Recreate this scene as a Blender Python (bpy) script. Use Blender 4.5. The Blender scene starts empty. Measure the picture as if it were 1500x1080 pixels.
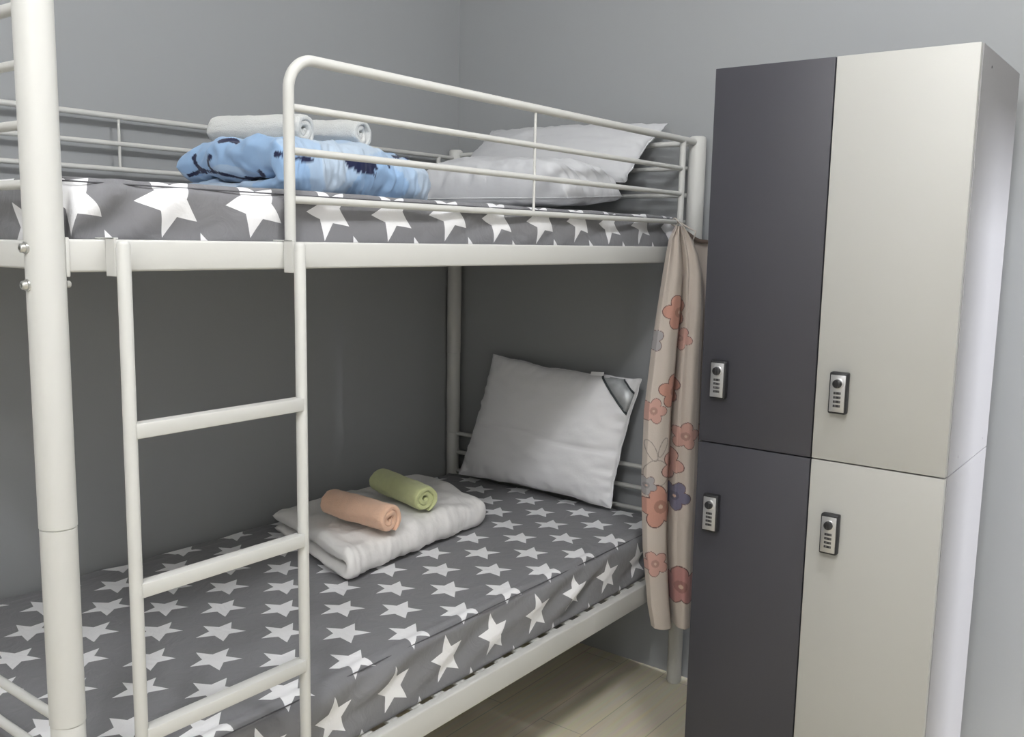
import bpy, bmesh, math, random
import numpy as np
from mathutils import Vector, Matrix, noise

random.seed(7); noise.seed_set(11)
SC = bpy.context.scene
COL = SC.collection
PI = math.pi

# ------------------------------------------------------------------ helpers
def V(*a):
    return Vector(a)

def nz(x, y, z=0.0):
    return noise.noise(Vector((x, y, z)))

def tag(o, label=None, cat=None, group=None, kind=None):
    if label: o['label'] = label
    if cat: o['category'] = cat
    if group: o['group'] = group
    if kind: o['kind'] = kind
    return o

def thing(name, loc, label, cat, group=None):
    o = bpy.data.objects.new(name, None)
    o.empty_display_size = 0.05
    COL.objects.link(o)
    o.location = loc
    return tag(o, label, cat, group)

def finish(name, me, mat, parent=None, smooth=True, origin=None):
    """mesh data in world coordinates -> one object with its origin at its base"""
    n = len(me.vertices)
    co = np.empty(n * 3, dtype=np.float32)
    me.vertices.foreach_get('co', co)
    co = co.reshape(-1, 3)
    if origin is None:
        mn, mx = co.min(0), co.max(0)
        origin = ((mn[0] + mx[0]) / 2, (mn[1] + mx[1]) / 2, mn[2])
    co = co - np.array(origin, dtype=np.float32)
    me.vertices.foreach_set('co', co.ravel())
    if smooth:
        me.polygons.foreach_set('use_smooth', [True] * len(me.polygons))
    mats = mat if isinstance(mat, (list, tuple)) else [mat]
    for m in mats:
        me.materials.append(m)
    me.update()
    o = bpy.data.objects.new(name, me)
    COL.objects.link(o)
    o.location = origin
    if parent is not None:
        # parents here are chains of unrotated objects
        p, off = parent, Vector((0, 0, 0))
        while p is not None:
            off += Vector(p.location); p = p.parent
        o.parent = parent
        o.location = Vector(origin) - off
    return o

def build(name, bm, mat, parent=None, smooth=True, origin=None, angle=None):
    bmesh.ops.recalc_face_normals(bm, faces=bm.faces)
    me = bpy.data.meshes.new(name)
    bm.to_mesh(me); bm.free()
    o = finish(name, me, mat, parent, smooth, origin)
    if smooth and angle is not None:
        sharp_by_angle(o.data, angle)
    return o

def sharp_by_angle(me, deg):
    bm = bmesh.new(); bm.from_mesh(me)
    lim = math.radians(deg)
    for e in bm.edges:
        if len(e.link_faces) == 2 and e.calc_face_angle(0) > lim:
            e.smooth = False
    bm.to_mesh(me); bm.free()

def box(bm, x0, x1, y0, y1, z0, z1, bev=0.0, seg=2, mi=0):
    vs = [bm.verts.new((x, y, z)) for x in (x0, x1) for y in (y0, y1) for z in (z0, z1)]
    idx = [(0, 1, 3, 2), (4, 6, 7, 5), (0, 4, 5, 1), (2, 3, 7, 6), (0, 2, 6, 4), (1, 5, 7, 3)]
    fs = [bm.faces.new([vs[i] for i in f]) for f in idx]
    for f in fs: f.material_index = mi
    if bev > 0:
        es = list({e for f in fs for e in f.edges})
        r = bmesh.ops.bevel(bm, geom=es, offset=bev, segments=seg, profile=0.5, affect='EDGES')
        for f in r['faces']: f.material_index = mi

def tube(bm, pts, r, seg=20, cap=True, round_cap=False, mi=0):
    pts = [Vector(p) for p in pts]
    rings = []
    n = len(pts)
    t0 = (pts[1] - pts[0]).normalized()
    up = Vector((0, 0, 1)) if abs(t0.z) < 0.9 else Vector((1, 0, 0))
    u = t0.cross(up).normalized()
    for i, p in enumerate(pts):
        if i == 0: t = pts[1] - pts[0]
        elif i == n - 1: t = pts[-1] - pts[-2]
        else: t = (pts[i + 1] - pts[i]).normalized() + (pts[i] - pts[i - 1]).normalized()
        t.normalize()
        u = (u - t * u.dot(t)).normalized()
        w = t.cross(u)
        rr = r(i / (n - 1)) if callable(r) else r
        rings.append([bm.verts.new(p + (u * math.cos(a) + w * math.sin(a)) * rr)
                      for a in (2 * PI * k / seg for k in range(seg))])
    for a, b in zip(rings, rings[1:]):
        for k in range(seg):
            f = bm.faces.new((a[k], a[(k + 1) % seg], b[(k + 1) % seg], b[k])); f.material_index = mi
    if cap:
        for ring, s in ((rings[0], 1), (rings[-1], -1)):
            f = bm.faces.new(ring[::-1] if s > 0 else ring); f.material_index = mi

def lathe_tube(bm, p, axis, prof, seg=24, mi=0):
    """prof: list of (distance along axis, radius)"""
    axis = Vector(axis).normalized(); p = Vector(p)
    up = Vector((0, 0, 1)) if abs(axis.z) < 0.9 else Vector((1, 0, 0))
    u = axis.cross(up).normalized(); w = axis.cross(u)
    rings = []
    for d, r in prof:
        c = p + axis * d
        if r <= 1e-6:
            rings.append([bm.verts.new(c)])
        else:
            rings.append([bm.verts.new(c + (u * math.cos(a) + w * math.sin(a)) * r)
                          for a in (2 * PI * k / seg for k in range(seg))])
    for a, b in zip(rings, rings[1:]):
        for k in range(seg):
            k2 = (k + 1) % seg
            if len(a) == 1 and len(b) == 1: continue
            if len(a) == 1: f = bm.faces.new((a[0], b[k2], b[k]))
            elif len(b) == 1: f = bm.faces.new((a[k], a[k2], b[0]))
            else: f = bm.faces.new((a[k], a[k2], b[k2], b[k]))
            f.material_index = mi
    for ring in (rings[0], rings[-1]):
        if len(ring) > 2:
            f = bm.faces.new(ring); f.material_index = mi

def grid_mesh(name, P, wrap_u=False, wrap_v=False, uv=None, col=None):
    """P: (nu, nv, 3) array -> mesh"""
    nu, nv = P.shape[:2]
    iu = np.arange(nu if wrap_u else nu - 1); iv = np.arange(nv if wrap_v else nv - 1)
    A, B = np.meshgrid(iu, iv, indexing='ij')
    A2, B2 = (A + 1) % nu, (B + 1) % nv
    F = np.stack([A * nv + B, A2 * nv + B, A2 * nv + B2, A * nv + B2], -1).reshape(-1, 4)
    me = bpy.data.meshes.new(name)
    me.from_pydata(P.reshape(-1, 3).tolist(), [], F.tolist())
    if uv is not None:
        l = me.uv_layers.new(name='UVMap')
        li = np.empty(len(me.loops), dtype=np.int32); me.loops.foreach_get('vertex_index', li)
        l.data.foreach_set('uv', uv.reshape(-1, 2)[li].astype(np.float32).ravel())
    if col is not None:
        a = me.color_attributes.new(name='print', type='FLOAT_COLOR', domain='POINT')
        c = np.ones((nu * nv, 4), dtype=np.float32); c[:, :3] = col.reshape(-1, 3)
        a.data.foreach_set('color', c.ravel())
    return me

# ------------------------------------------------------------------ materials
def mat(name, rgb, rough=0.6, metal=0.0, spec=0.5, bump=None, sheen=0.0, var=0.0, varscale=6.0):
    m = bpy.data.materials.new(name); m.use_nodes = True
    nt = m.node_tree; N = nt.nodes; L = nt.links
    b = N['Principled BSDF']
    b.inputs['Base Color'].default_value = (*rgb, 1)
    b.inputs['Roughness'].default_value = rough
    b.inputs['Metallic'].default_value = metal
    b.inputs['Specular IOR Level'].default_value = spec
    if sheen:
        b.inputs['Sheen Weight'].default_value = sheen
        b.inputs['Sheen Roughness'].default_value = 0.5
    tc = N.new('ShaderNodeTexCoord')
    if var:
        t = N.new('ShaderNodeTexNoise'); t.inputs['Scale'].default_value = varscale; t.inputs['Detail'].default_value = 4
        L.new(tc.outputs['Object'], t.inputs['Vector'])
        mx = N.new('ShaderNodeMix'); mx.data_type = 'RGBA'
        mx.inputs[6].default_value = (*[c * (1 - var) for c in rgb], 1)
        mx.inputs[7].default_value = (*[min(1, c * (1 + var)) for c in rgb], 1)
        L.new(t.outputs['Fac'], mx.inputs[0]); L.new(mx.outputs[2], b.inputs['Base Color'])
    if bump:
        sc, st, dist = bump
        t = N.new('ShaderNodeTexNoise'); t.inputs['Scale'].default_value = sc; t.inputs['Detail'].default_value = 3
        L.new(tc.outputs['Object'], t.inputs['Vector'])
        bp = N.new('ShaderNodeBump'); bp.inputs['Strength'].default_value = st; bp.inputs['Distance'].default_value = dist
        L.new(t.outputs['Fac'], bp.inputs['Height']); L.new(bp.outputs['Normal'], b.inputs['Normal'])
    return m

def print_mat(name, rough=0.85, bump=(240, 0.25, 0.002)):
    m = mat(name, (0.5, 0.5, 0.5), rough, spec=0.25, bump=bump, sheen=0.15)
    nt = m.node_tree
    a = nt.nodes.new('ShaderNodeVertexColor'); a.layer_name = 'print'
    nt.links.new(a.outputs['Color'], nt.nodes['Principled BSDF'].inputs['Base Color'])
    return m

def star_mat(name, base, star, ax, by, ox, oy, R, ratio=0.43, rot=0.0, warp=0.02):
    """five-pointed stars on a staggered lattice of the sheet's own UV (metres)"""
    m = mat(name, base, 0.75, spec=0.3, sheen=0.15)
    nt = m.node_tree; N = nt.nodes; L = nt.links
    b = N['Principled BSDF']
    uv = N.new('ShaderNodeUVMap'); uv.uv_map = 'UVMap'
    nzt = N.new('ShaderNodeTexNoise'); nzt.inputs['Scale'].default_value = 5.0; nzt.inputs['Detail'].default_value = 1.0
    L.new(uv.outputs['UV'], nzt.inputs['Vector'])
    sub = N.new('ShaderNodeVectorMath'); sub.operation = 'SUBTRACT'; sub.inputs[1].default_value = (0.5, 0.5, 0.5)
    L.new(nzt.outputs['Color'], sub.inputs[0])
    sc = N.new('ShaderNodeVectorMath'); sc.operation = 'SCALE'; sc.inputs['Scale'].default_value = warp
    L.new(sub.outputs[0], sc.inputs[0])
    ad = N.new('ShaderNodeVectorMath'); ad.operation = 'ADD'
    L.new(uv.outputs['UV'], ad.inputs[0]); L.new(sc.outputs[0], ad.inputs[1])
    sep = N.new('ShaderNodeSeparateXYZ'); L.new(ad.outputs[0], sep.inputs[0])
    def M(op, a, c=None):
        n = N.new('ShaderNodeMath'); n.operation = op
        for i, v in enumerate((a, c)):
            if v is None: continue
            if isinstance(v, (int, float)): n.inputs[i].default_value = v
            else: L.new(v, n.inputs[i])
        return n.outputs[0]
    ri = R * ratio
    x1, y1 = R, 0.0
    x2, y2 = ri * math.cos(PI / 5), ri * math.sin(PI / 5)
    nx, ny = (y2 - y1), -(x2 - x1)
    ln = math.hypot(nx, ny); nx /= ln; ny /= ln
    cst = nx * x1 + ny * y1
    if cst < 0: nx, ny, cst = -nx, -ny, -cst
    outs = []
    for (sx, sy) in ((ox, oy), (ox + ax / 2, oy + by)):
        px = M('SUBTRACT', M('FLOORED_MODULO', M('SUBTRACT', sep.outputs[0], sx - ax / 2), ax), ax / 2)
        py = M('SUBTRACT', M('FLOORED_MODULO', M('SUBTRACT', sep.outputs[1], sy - by), 2 * by), by)
        ang = M('ADD', M('ARCTAN2', py, px), PI * 4 - (PI / 2 + rot) + PI / 5)
        fa = M('ABSOLUTE', M('SUBTRACT', M('FLOORED_MODULO', ang, 2 * PI / 5), PI / 5))
        r = M('SQRT', M('ADD', M('MULTIPLY', px, px), M('MULTIPLY', py, py)))
        d = M('ADD', M('MULTIPLY', M('MULTIPLY', r, M('COSINE', fa)), nx), M('MULTIPLY', M('MULTIPLY', r, M('SINE', fa)), ny))
        outs.append(M('LESS_THAN', d, cst))
    k = M('MAXIMUM', outs[0], outs[1])
    mx = N.new('ShaderNodeMix'); mx.data_type = 'RGBA'
    mx.inputs[6].default_value = (*base, 1); mx.inputs[7].default_value = (*star, 1)
    L.new(k, mx.inputs[0]); L.new(mx.outputs[2], b.inputs['Base Color'])
    # fine weave and small creases
    t = N.new('ShaderNodeTexNoise'); t.inputs['Scale'].default_value = 18; t.inputs['Detail'].default_value = 5; t.inputs['Distortion'].default_value = 1.2
    L.new(uv.outputs['UV'], t.inputs['Vector'])
    bp = N.new('ShaderNodeBump'); bp.inputs['Strength'].default_value = 0.22; bp.inputs['Distance'].default_value = 0.02
    L.new(t.outputs['Fac'], bp.inputs['Height']); L.new(bp.outputs['Normal'], b.inputs['Normal'])
    return m

M_WHITE = mat('white_powder_coat', (0.58, 0.58, 0.56), 0.45, spec=0.35, bump=(300, 0.04, 0.001))
M_STEEL = mat('bolt_steel', (0.62, 0.62, 0.60), 0.28, 1.0)
M_DARK = mat('dark_plastic', (0.018, 0.018, 0.02), 0.45)
M_SEAM = mat('dark_seam', (0.09, 0.09, 0.10), 0.8)
M_PILLOW = mat('white_pillow_cotton', (0.85, 0.85, 0.87), 0.85, spec=0.2, bump=(60, 0.15, 0.004), sheen=0.1)
M_PILLOW_DIMMED = mat('dimmed_pillow_cotton', (0.56, 0.565, 0.585), 0.85, spec=0.2, bump=(60, 0.15, 0.004), sheen=0.1)  # white cotton darkened in colour for the weaker light on the upper bunk
M_DUVET = mat('white_microfibre', (0.86, 0.845, 0.83), 0.9, spec=0.2, bump=(45, 0.3, 0.006), sheen=0.1)
M_PEACH = mat('peach_terry', (0.86, 0.56, 0.40), 0.95, spec=0.1, bump=(420, 0.8, 0.003), sheen=0.35, var=0.08, varscale=60)
M_GREEN = mat('green_terry', (0.60, 0.64, 0.33), 0.95, spec=0.1, bump=(420, 0.8, 0.003), sheen=0.35, var=0.08, varscale=60)
M_TOWEL = mat('white_terry', (0.66, 0.67, 0.66), 0.95, spec=0.1, bump=(420, 0.8, 0.003), sheen=0.3, var=0.04, varscale=60)
M_GREYDOOR = mat('grey_laminate', (0.048, 0.0475, 0.057), 0.5, spec=0.4, bump=(500, 0.05, 0.001), var=0.03, varscale=3)
M_CREAM = mat('cream_laminate', (0.435, 0.432, 0.410), 0.45, spec=0.4, bump=(400, 0.03, 0.001))
M_SIDE = mat('white_laminate', (0.29, 0.285, 0.29), 0.5, spec=0.4)
M_INNER = mat('board_edge', (0.10, 0.095, 0.10), 0.7)
M_SILVER = mat('lock_silver', (0.55, 0.55, 0.56), 0.35, 0.85)
M_SATIN = mat('silver_ribbon', (0.46, 0.48, 0.49), 0.4, 0.25, var=0.5, varscale=28)
M_RIBEDGE = mat('ribbon_edge', (0.05, 0.06, 0.065), 0.6)
M_WALL = mat('wall_paint', (0.325, 0.336, 0.343), 0.8, spec=0.25, bump=(90, 0.06, 0.002), var=0.015, varscale=1.2)
M_WALLW = mat('white_wall_paint', (0.82, 0.81, 0.79), 0.85, spec=0.2)
M_CEIL = mat('ceiling_paint', (0.86, 0.86, 0.85), 0.9, spec=0.2)
M_CORD = mat('white_cord', (0.66, 0.60, 0.55), 0.8)
M_HEM = mat('brown_hem', (0.16, 0.12, 0.10), 0.85)
M_CLOTH = print_mat('printed_cotton', 0.85)
M_BLUE = print_mat('printed_blue_microfibre', 0.8, bump=(60, 0.2, 0.004))
M_SHEET_LOW = star_mat('star_sheet_lower', (0.195, 0.195, 0.208), (0.84, 0.84, 0.86), 0.1735, 0.1085, 1.405, 0.168, 0.055, ratio=0.45, rot=0.12)
M_SHEET_UP = star_mat('star_sheet_upper', (0.185, 0.185, 0.198), (0.80, 0.80, 0.82), 0.1665, 0.1040, 0.206, -0.004, 0.060, ratio=0.46, rot=0.40)

def floor_mat():
    m = mat('pale_wood_floor', (0.46, 0.42, 0.34), 0.5, spec=0.35)
    nt = m.node_tree; N = nt.nodes; L = nt.links; b = N['Principled BSDF']
    tc = N.new('ShaderNodeTexCoord')
    br = N.new('ShaderNodeTexBrick')
    br.inputs['Color1'].default_value = (0.74, 0.68, 0.53, 1); br.inputs['Color2'].default_value = (0.69, 0.63, 0.49, 1)
    br.inputs['Mortar'].default_value = (0.48, 0.44, 0.36, 1)
    br.inputs['Scale'].default_value = 1.0; br.inputs['Mortar Size'].default_value = 0.0015
    br.inputs['Brick Width'].default_value = 0.95; br.inputs['Row Height'].default_value = 0.15
    L.new(tc.outputs['Object'], br.inputs['Vector'])
    mp = N.new('ShaderNodeMapping'); mp.inputs['Scale'].default_value = (2, 40, 1)
    L.new(tc.outputs['Object'], mp.inputs['Vector'])
    t = N.new('ShaderNodeTexNoise'); t.inputs['Scale'].default_value = 2.0; t.inputs['Detail'].default_value = 5
    L.new(mp.outputs[0], t.inputs['Vector'])
    mx = N.new('ShaderNodeMix'); mx.data_type = 'RGBA'; mx.blend_type = 'OVERLAY'; mx.inputs[0].default_value = 0.25
    L.new(br.outputs['Color'], mx.inputs[6]); L.new(t.outputs['Color'], mx.inputs[7])
    L.new(mx.outputs[2], b.inputs['Base Color'])
    return m
M_FLOOR = floor_mat()

# ------------------------------------------------------------------ room
XH, YB = 2.05, 1.0          # head wall, side wall along the bed
XF, YR, ZC = -1.85, -2.7, 2.95
T = 0.1
def struct(name, boxes, m):
    bm = bmesh.new()
    for b in boxes: box(bm, *b)
    o = build(name, bm, m, smooth=False)
    o['kind'] = 'structure'
    return o
struct('floor', [(XF - T, XH + T, YR - T, YB + T, -T, 0)], M_FLOOR)
struct('ceiling', [(XF - T, XH + T, YR - T, YB + T, ZC, ZC + T)], M_CEIL)
struct('wall_left', [(XF - T, XH + T, YB, YB + T, 0, ZC)], M_WALL)
struct('wall_back', [(XH, XH + T, YR, YB, 0, ZC)], M_WALL)
struct('wall_front', [(XF - T, XF, YR, YB, 0, ZC)], M_WALLW)
DX0, DX1, DZ = 1.50, 2.02, 2.02       # added opening in the right wall, off frame, shapes the side light
struct('wall_right', [(XF - T, DX0, YR - T, YR, 0, ZC), (DX1, XH + T, YR - T, YR, 0, ZC), (DX0, DX1, YR - T, YR, DZ, ZC)], M_WALLW)

# ------------------------------------------------------------------ bunk bed
L_, W_ = 2.0, 0.97
PR = 0.026
ZT = 1.755
bed = thing('bunk_bed', (L_ / 2, W_ / 2, 0), 'white metal tube bunk bed with guard rails, standing against the grey wall', 'bunk bed')
def post(x, y, bolts):
    bm = bmesh.new()
    prof = [(0, PR * 0.86), (0.004, PR * 0.92), (0.30, PR * 0.92), (0.302, PR * 0.9)]
    prof = [(0.0, PR * 0.80), (0.006, PR * 0.90)]
    for zj in (0.704, 1.006):
        prof += [(zj - 0.0015, PR * (0.93 if zj < 0.8 else 0.97)), (zj - 0.0004, PR * 0.91), (zj + 0.0004, PR * 0.91), (zj + 0.0015, PR * (0.97 if zj < 0.8 else 1.0))]
    prof += [(ZT - 0.010, PR), (ZT - 0.004, PR * 0.93), (ZT - 0.0005, PR * 0.72), (ZT, 0)]
    lathe_tube(bm, (x, y, 0), (0, 0, 1), prof, 40)
    p = build('post', bm, M_WHITE, bed, angle=50)
    sx = -1 if x < 1 else 1
    for z in (1.408, 1.357):
        bm = bmesh.new()
        lathe_tube(bm, (x + sx * (PR - 0.004), y, z), (sx, 0, 0), [(0, 0.0085), (0.006, 0.0085), (0.0065, 0.0068), (0.011, 0.0062), (0.0125, 0.0048), (0.0125, 0.003), (0.0095, 0.0028), (0.0095, 0)], 20)
        build('bolt', bm, M_STEEL, p, angle=35)
    return p
for x in (0, L_):
    for y in (0, W_):
        post(x, y, True)
RH = 0.0125   # half thickness of side rails
def side_rail(name, y, z0, z1):
    bm = bmesh.new()
    box(bm, PR - 0.004, L_ - PR + 0.004, y - RH, y + RH, z0, z1, 0.004, 3)
    r = build(name, bm, M_WHITE, bed, angle=40)
    return r
upper_front = side_rail('upper_side_rail', 0, 1.374, 1.421)
upper_back = side_rail('upper_side_rail', W_, 1.374, 1.421)
side_rail('lower_side_rail', 0, 0.345, 0.407)
side_rail('lower_side_rail', W_, 0.345, 0.407)
# brackets where the upper rail meets the posts
for x, s in ((PR, 1), (L_ - PR, -1)):
    bm = bmesh.new()
    box(bm, min(x - 0.004 * s, x + 0.002 * s), max(x - 0.004 * s, x + 0.002 * s), -0.0150, 0.0150, 1.368, 1.4235, 0.0015, 2)
    lathe_tube(bm, (x + 0.002 * s, 0, 1.357), (s, 0, 0), [(0, 0.005), (0.005, 0.005), (0.006, 0.004), (0.006, 0)], 14)
    build('rail_bracket', bm, M_WHITE, bed, angle=40)
# end frames: cross beams and bars
BR_ = 0.0068
def bar(name, a, b, r, parent, seg=18):
    bm = bmesh.new(); tube(bm, [a, b], r, seg); return build(name, bm, M_WHITE, parent, angle=50)
for x in (0, L_):
    bm = bmesh.new(); box(bm, x - 0.0125, x + 0.0125, PR - 0.004, W_ - PR + 0.004, 1.378, 1.418, 0.004, 3)
    build('upper_cross_beam', bm, M_WHITE, bed, angle=40)
    bm = bmesh.new(); box(bm, x - 0.0125, x + 0.0125, PR - 0.004, W_ - PR + 0.004, 0.35, 0.40, 0.004, 3)
    build('lower_cross_beam', bm, M_WHITE, bed, angle=40)
    for z in (1.735, 1.660, 1.578, 1.496):
        bar('end_bar', (x, 0.01, z), (x, W_ - 0.01, z), BR_ if z < 1.7 else 0.0085, bed)
    for z in (0.700, 0.628, 0.556):
        bar('end_bar', (x, 0.01, z), (x, W_ - 0.01, z), 0.0075, bed)
# front guard rail
GX, GZ, GR = 0.432, 1.736, 0.0098
bm = bmesh.new()
pts = [(GX, 0, 1.415), (GX, 0, GZ - 0.06)]
for k in range(1, 13):
    a = PI / 2 * k / 12
    pts.append((GX + 0.055 - 0.055 * math.cos(a), 0, GZ - 0.055 + 0.055 * math.sin(a)))
pts += [(1.2, 0, GZ), (L_ - 0.01, 0, GZ)]
tube(bm, pts, GR, 24)
guard = build('guard_rail', bm, M_WHITE, bed, angle=60)
for z in (1.652, 1.578, 1.4945):
    bar('guard_bar', (GX, 0, z), (1.905, 0, z), BR_, guard)
bar('guard_upright', (1.905, 0, 1.484), (1.905, 0, GZ), 0.0095, guard)
bar('guard_rod', (1.157, 0, 1.4945), (1.157, 0, GZ), 0.0034, guard, 12)
# back guard rail
bm = bmesh.new(); tube(bm, [(0.01, W_ - 0.004, 1.724), (L_ - 0.01, W_ - 0.004, 1.724)], 0.0072, 18)
bguard = build('guard_rail', bm, M_WHITE, bed, angle=60)
for z in (1.656, 1.592):
    bar('guard_bar', (0.01, W_ - 0.004, z), (L_ - 0.01, W_ - 0.004, z), 0.0064, bguard)
for x in (0.68, 1.30):
    bar('guard_rod', (x, W_ - 0.004, 1.592), (x, W_ - 0.004, 1.724), 0.0036, bguard, 12)
bar('guard_upright', (1.90, W_ - 0.004, 1.41), (1.90, W_ - 0.004, 1.724), 0.0085, bguard)
# slats
def slats(zc, n, x0, dx):
    src = None
    for k in range(n):
        x = x0 + dx * k
        if src is None:
            bm = bmesh.new(); box(bm, x - 0.014, x + 0.014, RH - 0.002, W_ - RH + 0.002, zc - 0.004, zc + 0.004, 0.001, 1)
            src = build('slat', bm, M_WHITE, bed, smooth=False)
        else:
            c = src.copy(); COL.objects.link(c); c.parent = bed
            c.location = src.location + Vector((dx * k, 0, 0))
slats(0.4000, 25, 0.105, 0.0752)
slats(1.4060, 13, 0.12, 0.147)

# ------------------------------------------------------------------ ladder hooked on the upper rail
LY = -0.042
ladder = thing('bunk_ladder', (0.245, LY, 0), 'white metal ladder with flat rungs hooked on the upper bunk rail', 'ladder')
LR = 0.0100
rails_x = ((0.093, 0.100), (0.4175, 0.408))
for xs in rails_x:
    bm = bmesh.new()
    x = xs[0]
    lathe_tube(bm, (x, LY, 0.0), (0, 0, 1), [(0, LR * 0.8), (0.004, LR), (1.4135, LR), (1.4185, LR * 0.8), (1.4205, LR * 0.4), (1.421, 0)], 24)
    build('ladder_rail', bm, M_WHITE, ladder, angle=50)
    bm = bmesh.new()                     # hook plate over the side rail
    hx = x - 0.0095
    box(bm, hx - 0.002, hx + 0.002, LY + 0.004, -RH - 0.001, 1.368, 1.4240, 0.0008, 1)
    box(bm, hx - 0.002, hx + 0.006, LY + 0.006, RH + 0.003, 1.4215, 1.4240, 0.0008, 1)
    box(bm, hx - 0.002, hx + 0.006, RH + 0.0005, RH + 0.003, 1.412, 1.4240, 0.0008, 1)
    build('hook', bm, M_WHITE, ladder, smooth=False)
for z0, z1 in ((1.139, 1.139), (0.892, 0.892), (0.656, 0.656), (0.41, 0.41), (0.165, 0.165)):
    bm = bmesh.new()
    a, b = rails_x[0][0] + 0.004, rails_x[1][0] - 0.004
    box(bm, a, b, LY - 0.0115, LY + 0.0115, (z0 + z1) / 2 - 0.0115, (z0 + z1) / 2 + 0.0115, 0.002, 2)
    build('rung', bm, M_WHITE, ladder, angle=40)

# ------------------------------------------------------------------ mattresses in star sheets
def mattress(name, x0, x1, y0, y1, zb, zt, r, m, label, seed, front_wr, sag=0.0):
    """unfold a fitted sheet over a rounded slab: (u, v) are the sheet's own metres"""
    H = zt - zb
    r2 = 0.010
    drop = r * PI / 2 + (H - r - r2) + r2 * PI / 2 + 0.03
    ix0, ix1, iy0, iy1 = x0 + r, x1 - r, y0 + r, y1 - r
    def axis(a, b, n, ne):
        return np.concatenate([np.linspace(a - drop, a, ne, endpoint=False), np.linspace(a, b, n, endpoint=False), np.linspace(b, b + drop, ne + 1)])
    U = axis(ix0, ix1, 230, 34); Wv = axis(iy0, iy1, 90, 34)
    nu, nv = len(U), len(Wv)
    P = np.zeros((nu, nv, 3)); UV = np.zeros((nu, nv, 2))
    for i, u in enumerate(U):
        pu = min(max(u, ix0), ix1); ou = u - pu
        for j, v in enumerate(Wv):
            pv = min(max(v, iy0), iy1); ov = v - pv
            s = max(abs(ou), abs(ov))
            UV[i, j] = (u, v)
            puff = 0.0035 * nz(u * 3 + seed, v * 3) + 0.0016 * nz(u * 9, v * 9 + seed)
            if s <= 1e-9:
                ex = min(u - ix0, ix1 - u, v - iy0, iy1 - v)
                P[i, j] = (u, v, zt + puff - 0.004 * math.exp(-((ex - 0.012) / 0.006) ** 2)); continue
            l = math.hypot(ou, ov); dx, dy = ou / l, ov / l
            q = r * PI / 2; st = H - r - r2; q2 = r2 * PI / 2
            if s < q:
                a = s / r; h, d = r * math.sin(a), r * (1 - math.cos(a)); nh, nzv = math.sin(a), math.cos(a)
            elif s < q + st:
                h, d = r, r + (s - q); nh, nzv = 1, 0
            elif s < q + q2 + st:
                a = (s - q - st) / r2; h, d = r - r2 + r2 * math.cos(a), r + st + r2 * math.sin(a); nh, nzv = math.cos(a), -math.sin(a)
            else:
                h, d = r - r2 - (s - q - q2 - st), H; nh, nzv = 0, -1
            t = min(1, s / (q + st))
            along = u if abs(ov) > abs(ou) else v
            k = s / 0.1
            # drag folds running down and along the side
            ph = along * 26 + s * 42 + 2.2 * nz(along * 5 + seed, s * 6)
            amt = max(0, 0.35 + 1.2 * nz(along * 3.1 + seed * 2, s * 3 + 5))
            w = front_wr * math.sin(PI * min(1, t)) ** 0.7 * (0.55 * math.sin(ph) * amt + 0.9 * nz(along * 7 + s * 16 + seed, s * 9))
            corner = min(1, (min(u - ix0, ix1 - u) + 0.02) / 0.25) if abs(ov) > abs(ou) else 1
            if corner < 1 and abs(ov) > abs(ou):
                w += front_wr * 0.9 * (1 - max(0, corner)) * math.sin(along * 55 + s * 60) * math.sin(PI * t)
            seam = -0.0042 * math.exp(-((s - q * 0.55) / 0.0055) ** 2)
            o = w + seam + puff * (1 - t)
            if s >= q + q2 + st: o = 0
            zz = zt - d + nzv * o
            P[i, j] = (pu + dx * (h + nh * o), pv + dy * (h + nh * o), max(zz, zb))
    me = grid_mesh(name, P, uv=UV)
    bm = bmesh.new(); bm.from_mesh(me)
    bmesh.ops.holes_fill(bm, edges=[e for e in bm.edges if e.is_boundary], sides=0)
    bmesh.ops.recalc_face_normals(bm, faces=bm.faces)
    bm.to_mesh(me); bm.free()
    o = finish(name, me, m)
    tag(o, label, 'mattress', 'star sheet mattresses of the bunk bed')
    # stitched seam round the top edge
    bm = bmesh.new()
    rr = r; off = rr * math.sin(0.86) ; dz = rr * (1 - math.cos(0.86))
    pts = []
    n = 60
    for k in range(n + 1): pts.append((ix0 + (ix1 - ix0) * k / n, iy0 - off, zt - dz))
    for k in range(1, 7):
        a = -PI / 2 + PI / 2 * k / 6; pts.append((ix1 + off * math.cos(a), iy0 + off * math.sin(a), zt - dz))
    for k in range(1, 31): pts.append((ix1 + off, iy0 + (iy1 - iy0) * k / 30, zt - dz))
    for k in range(1, 7):
        a = PI / 2 * k / 6; pts.append((ix1 + off * math.cos(a), iy1 + off * math.sin(a), zt - dz))
    for k in range(1, n + 1): pts.append((ix1 - (ix1 - ix0) * k / n, iy1 + off, zt - dz))
    for k in range(1, 7):
        a = PI / 2 + PI / 2 * k / 6; pts.append((ix0 + off * math.cos(a), iy1 + off * math.sin(a), zt - dz))
    for k in range(1, 31): pts.append((ix0 - off, iy1 - (iy1 - iy0) * k / 30, zt - dz))
    for k in range(1, 7):
        a = PI + PI / 2 * k / 6; pts.append((ix0 + off * math.cos(a), iy0 + off * math.sin(a), zt - dz))
    tube(bm, pts, 0.0013, 6)
    build('seam', bm, M_SEAM, o)
    return o
mattress('mattress', 0.030, 1.968, 0.018, 0.955, 0.4045, 0.556, 0.028, M_SHEET_LOW,
         'grey fitted star sheet mattress on the lower bunk, under the peach and green towels', 1.3, 0.021)
mattress('mattress', 0.030, 1.968, 0.015, 0.955, 1.4105, 1.512, 0.024, M_SHEET_UP,
         'grey fitted star sheet mattress on the upper bunk, behind the guard rail', 4.1, 0.013)

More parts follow.
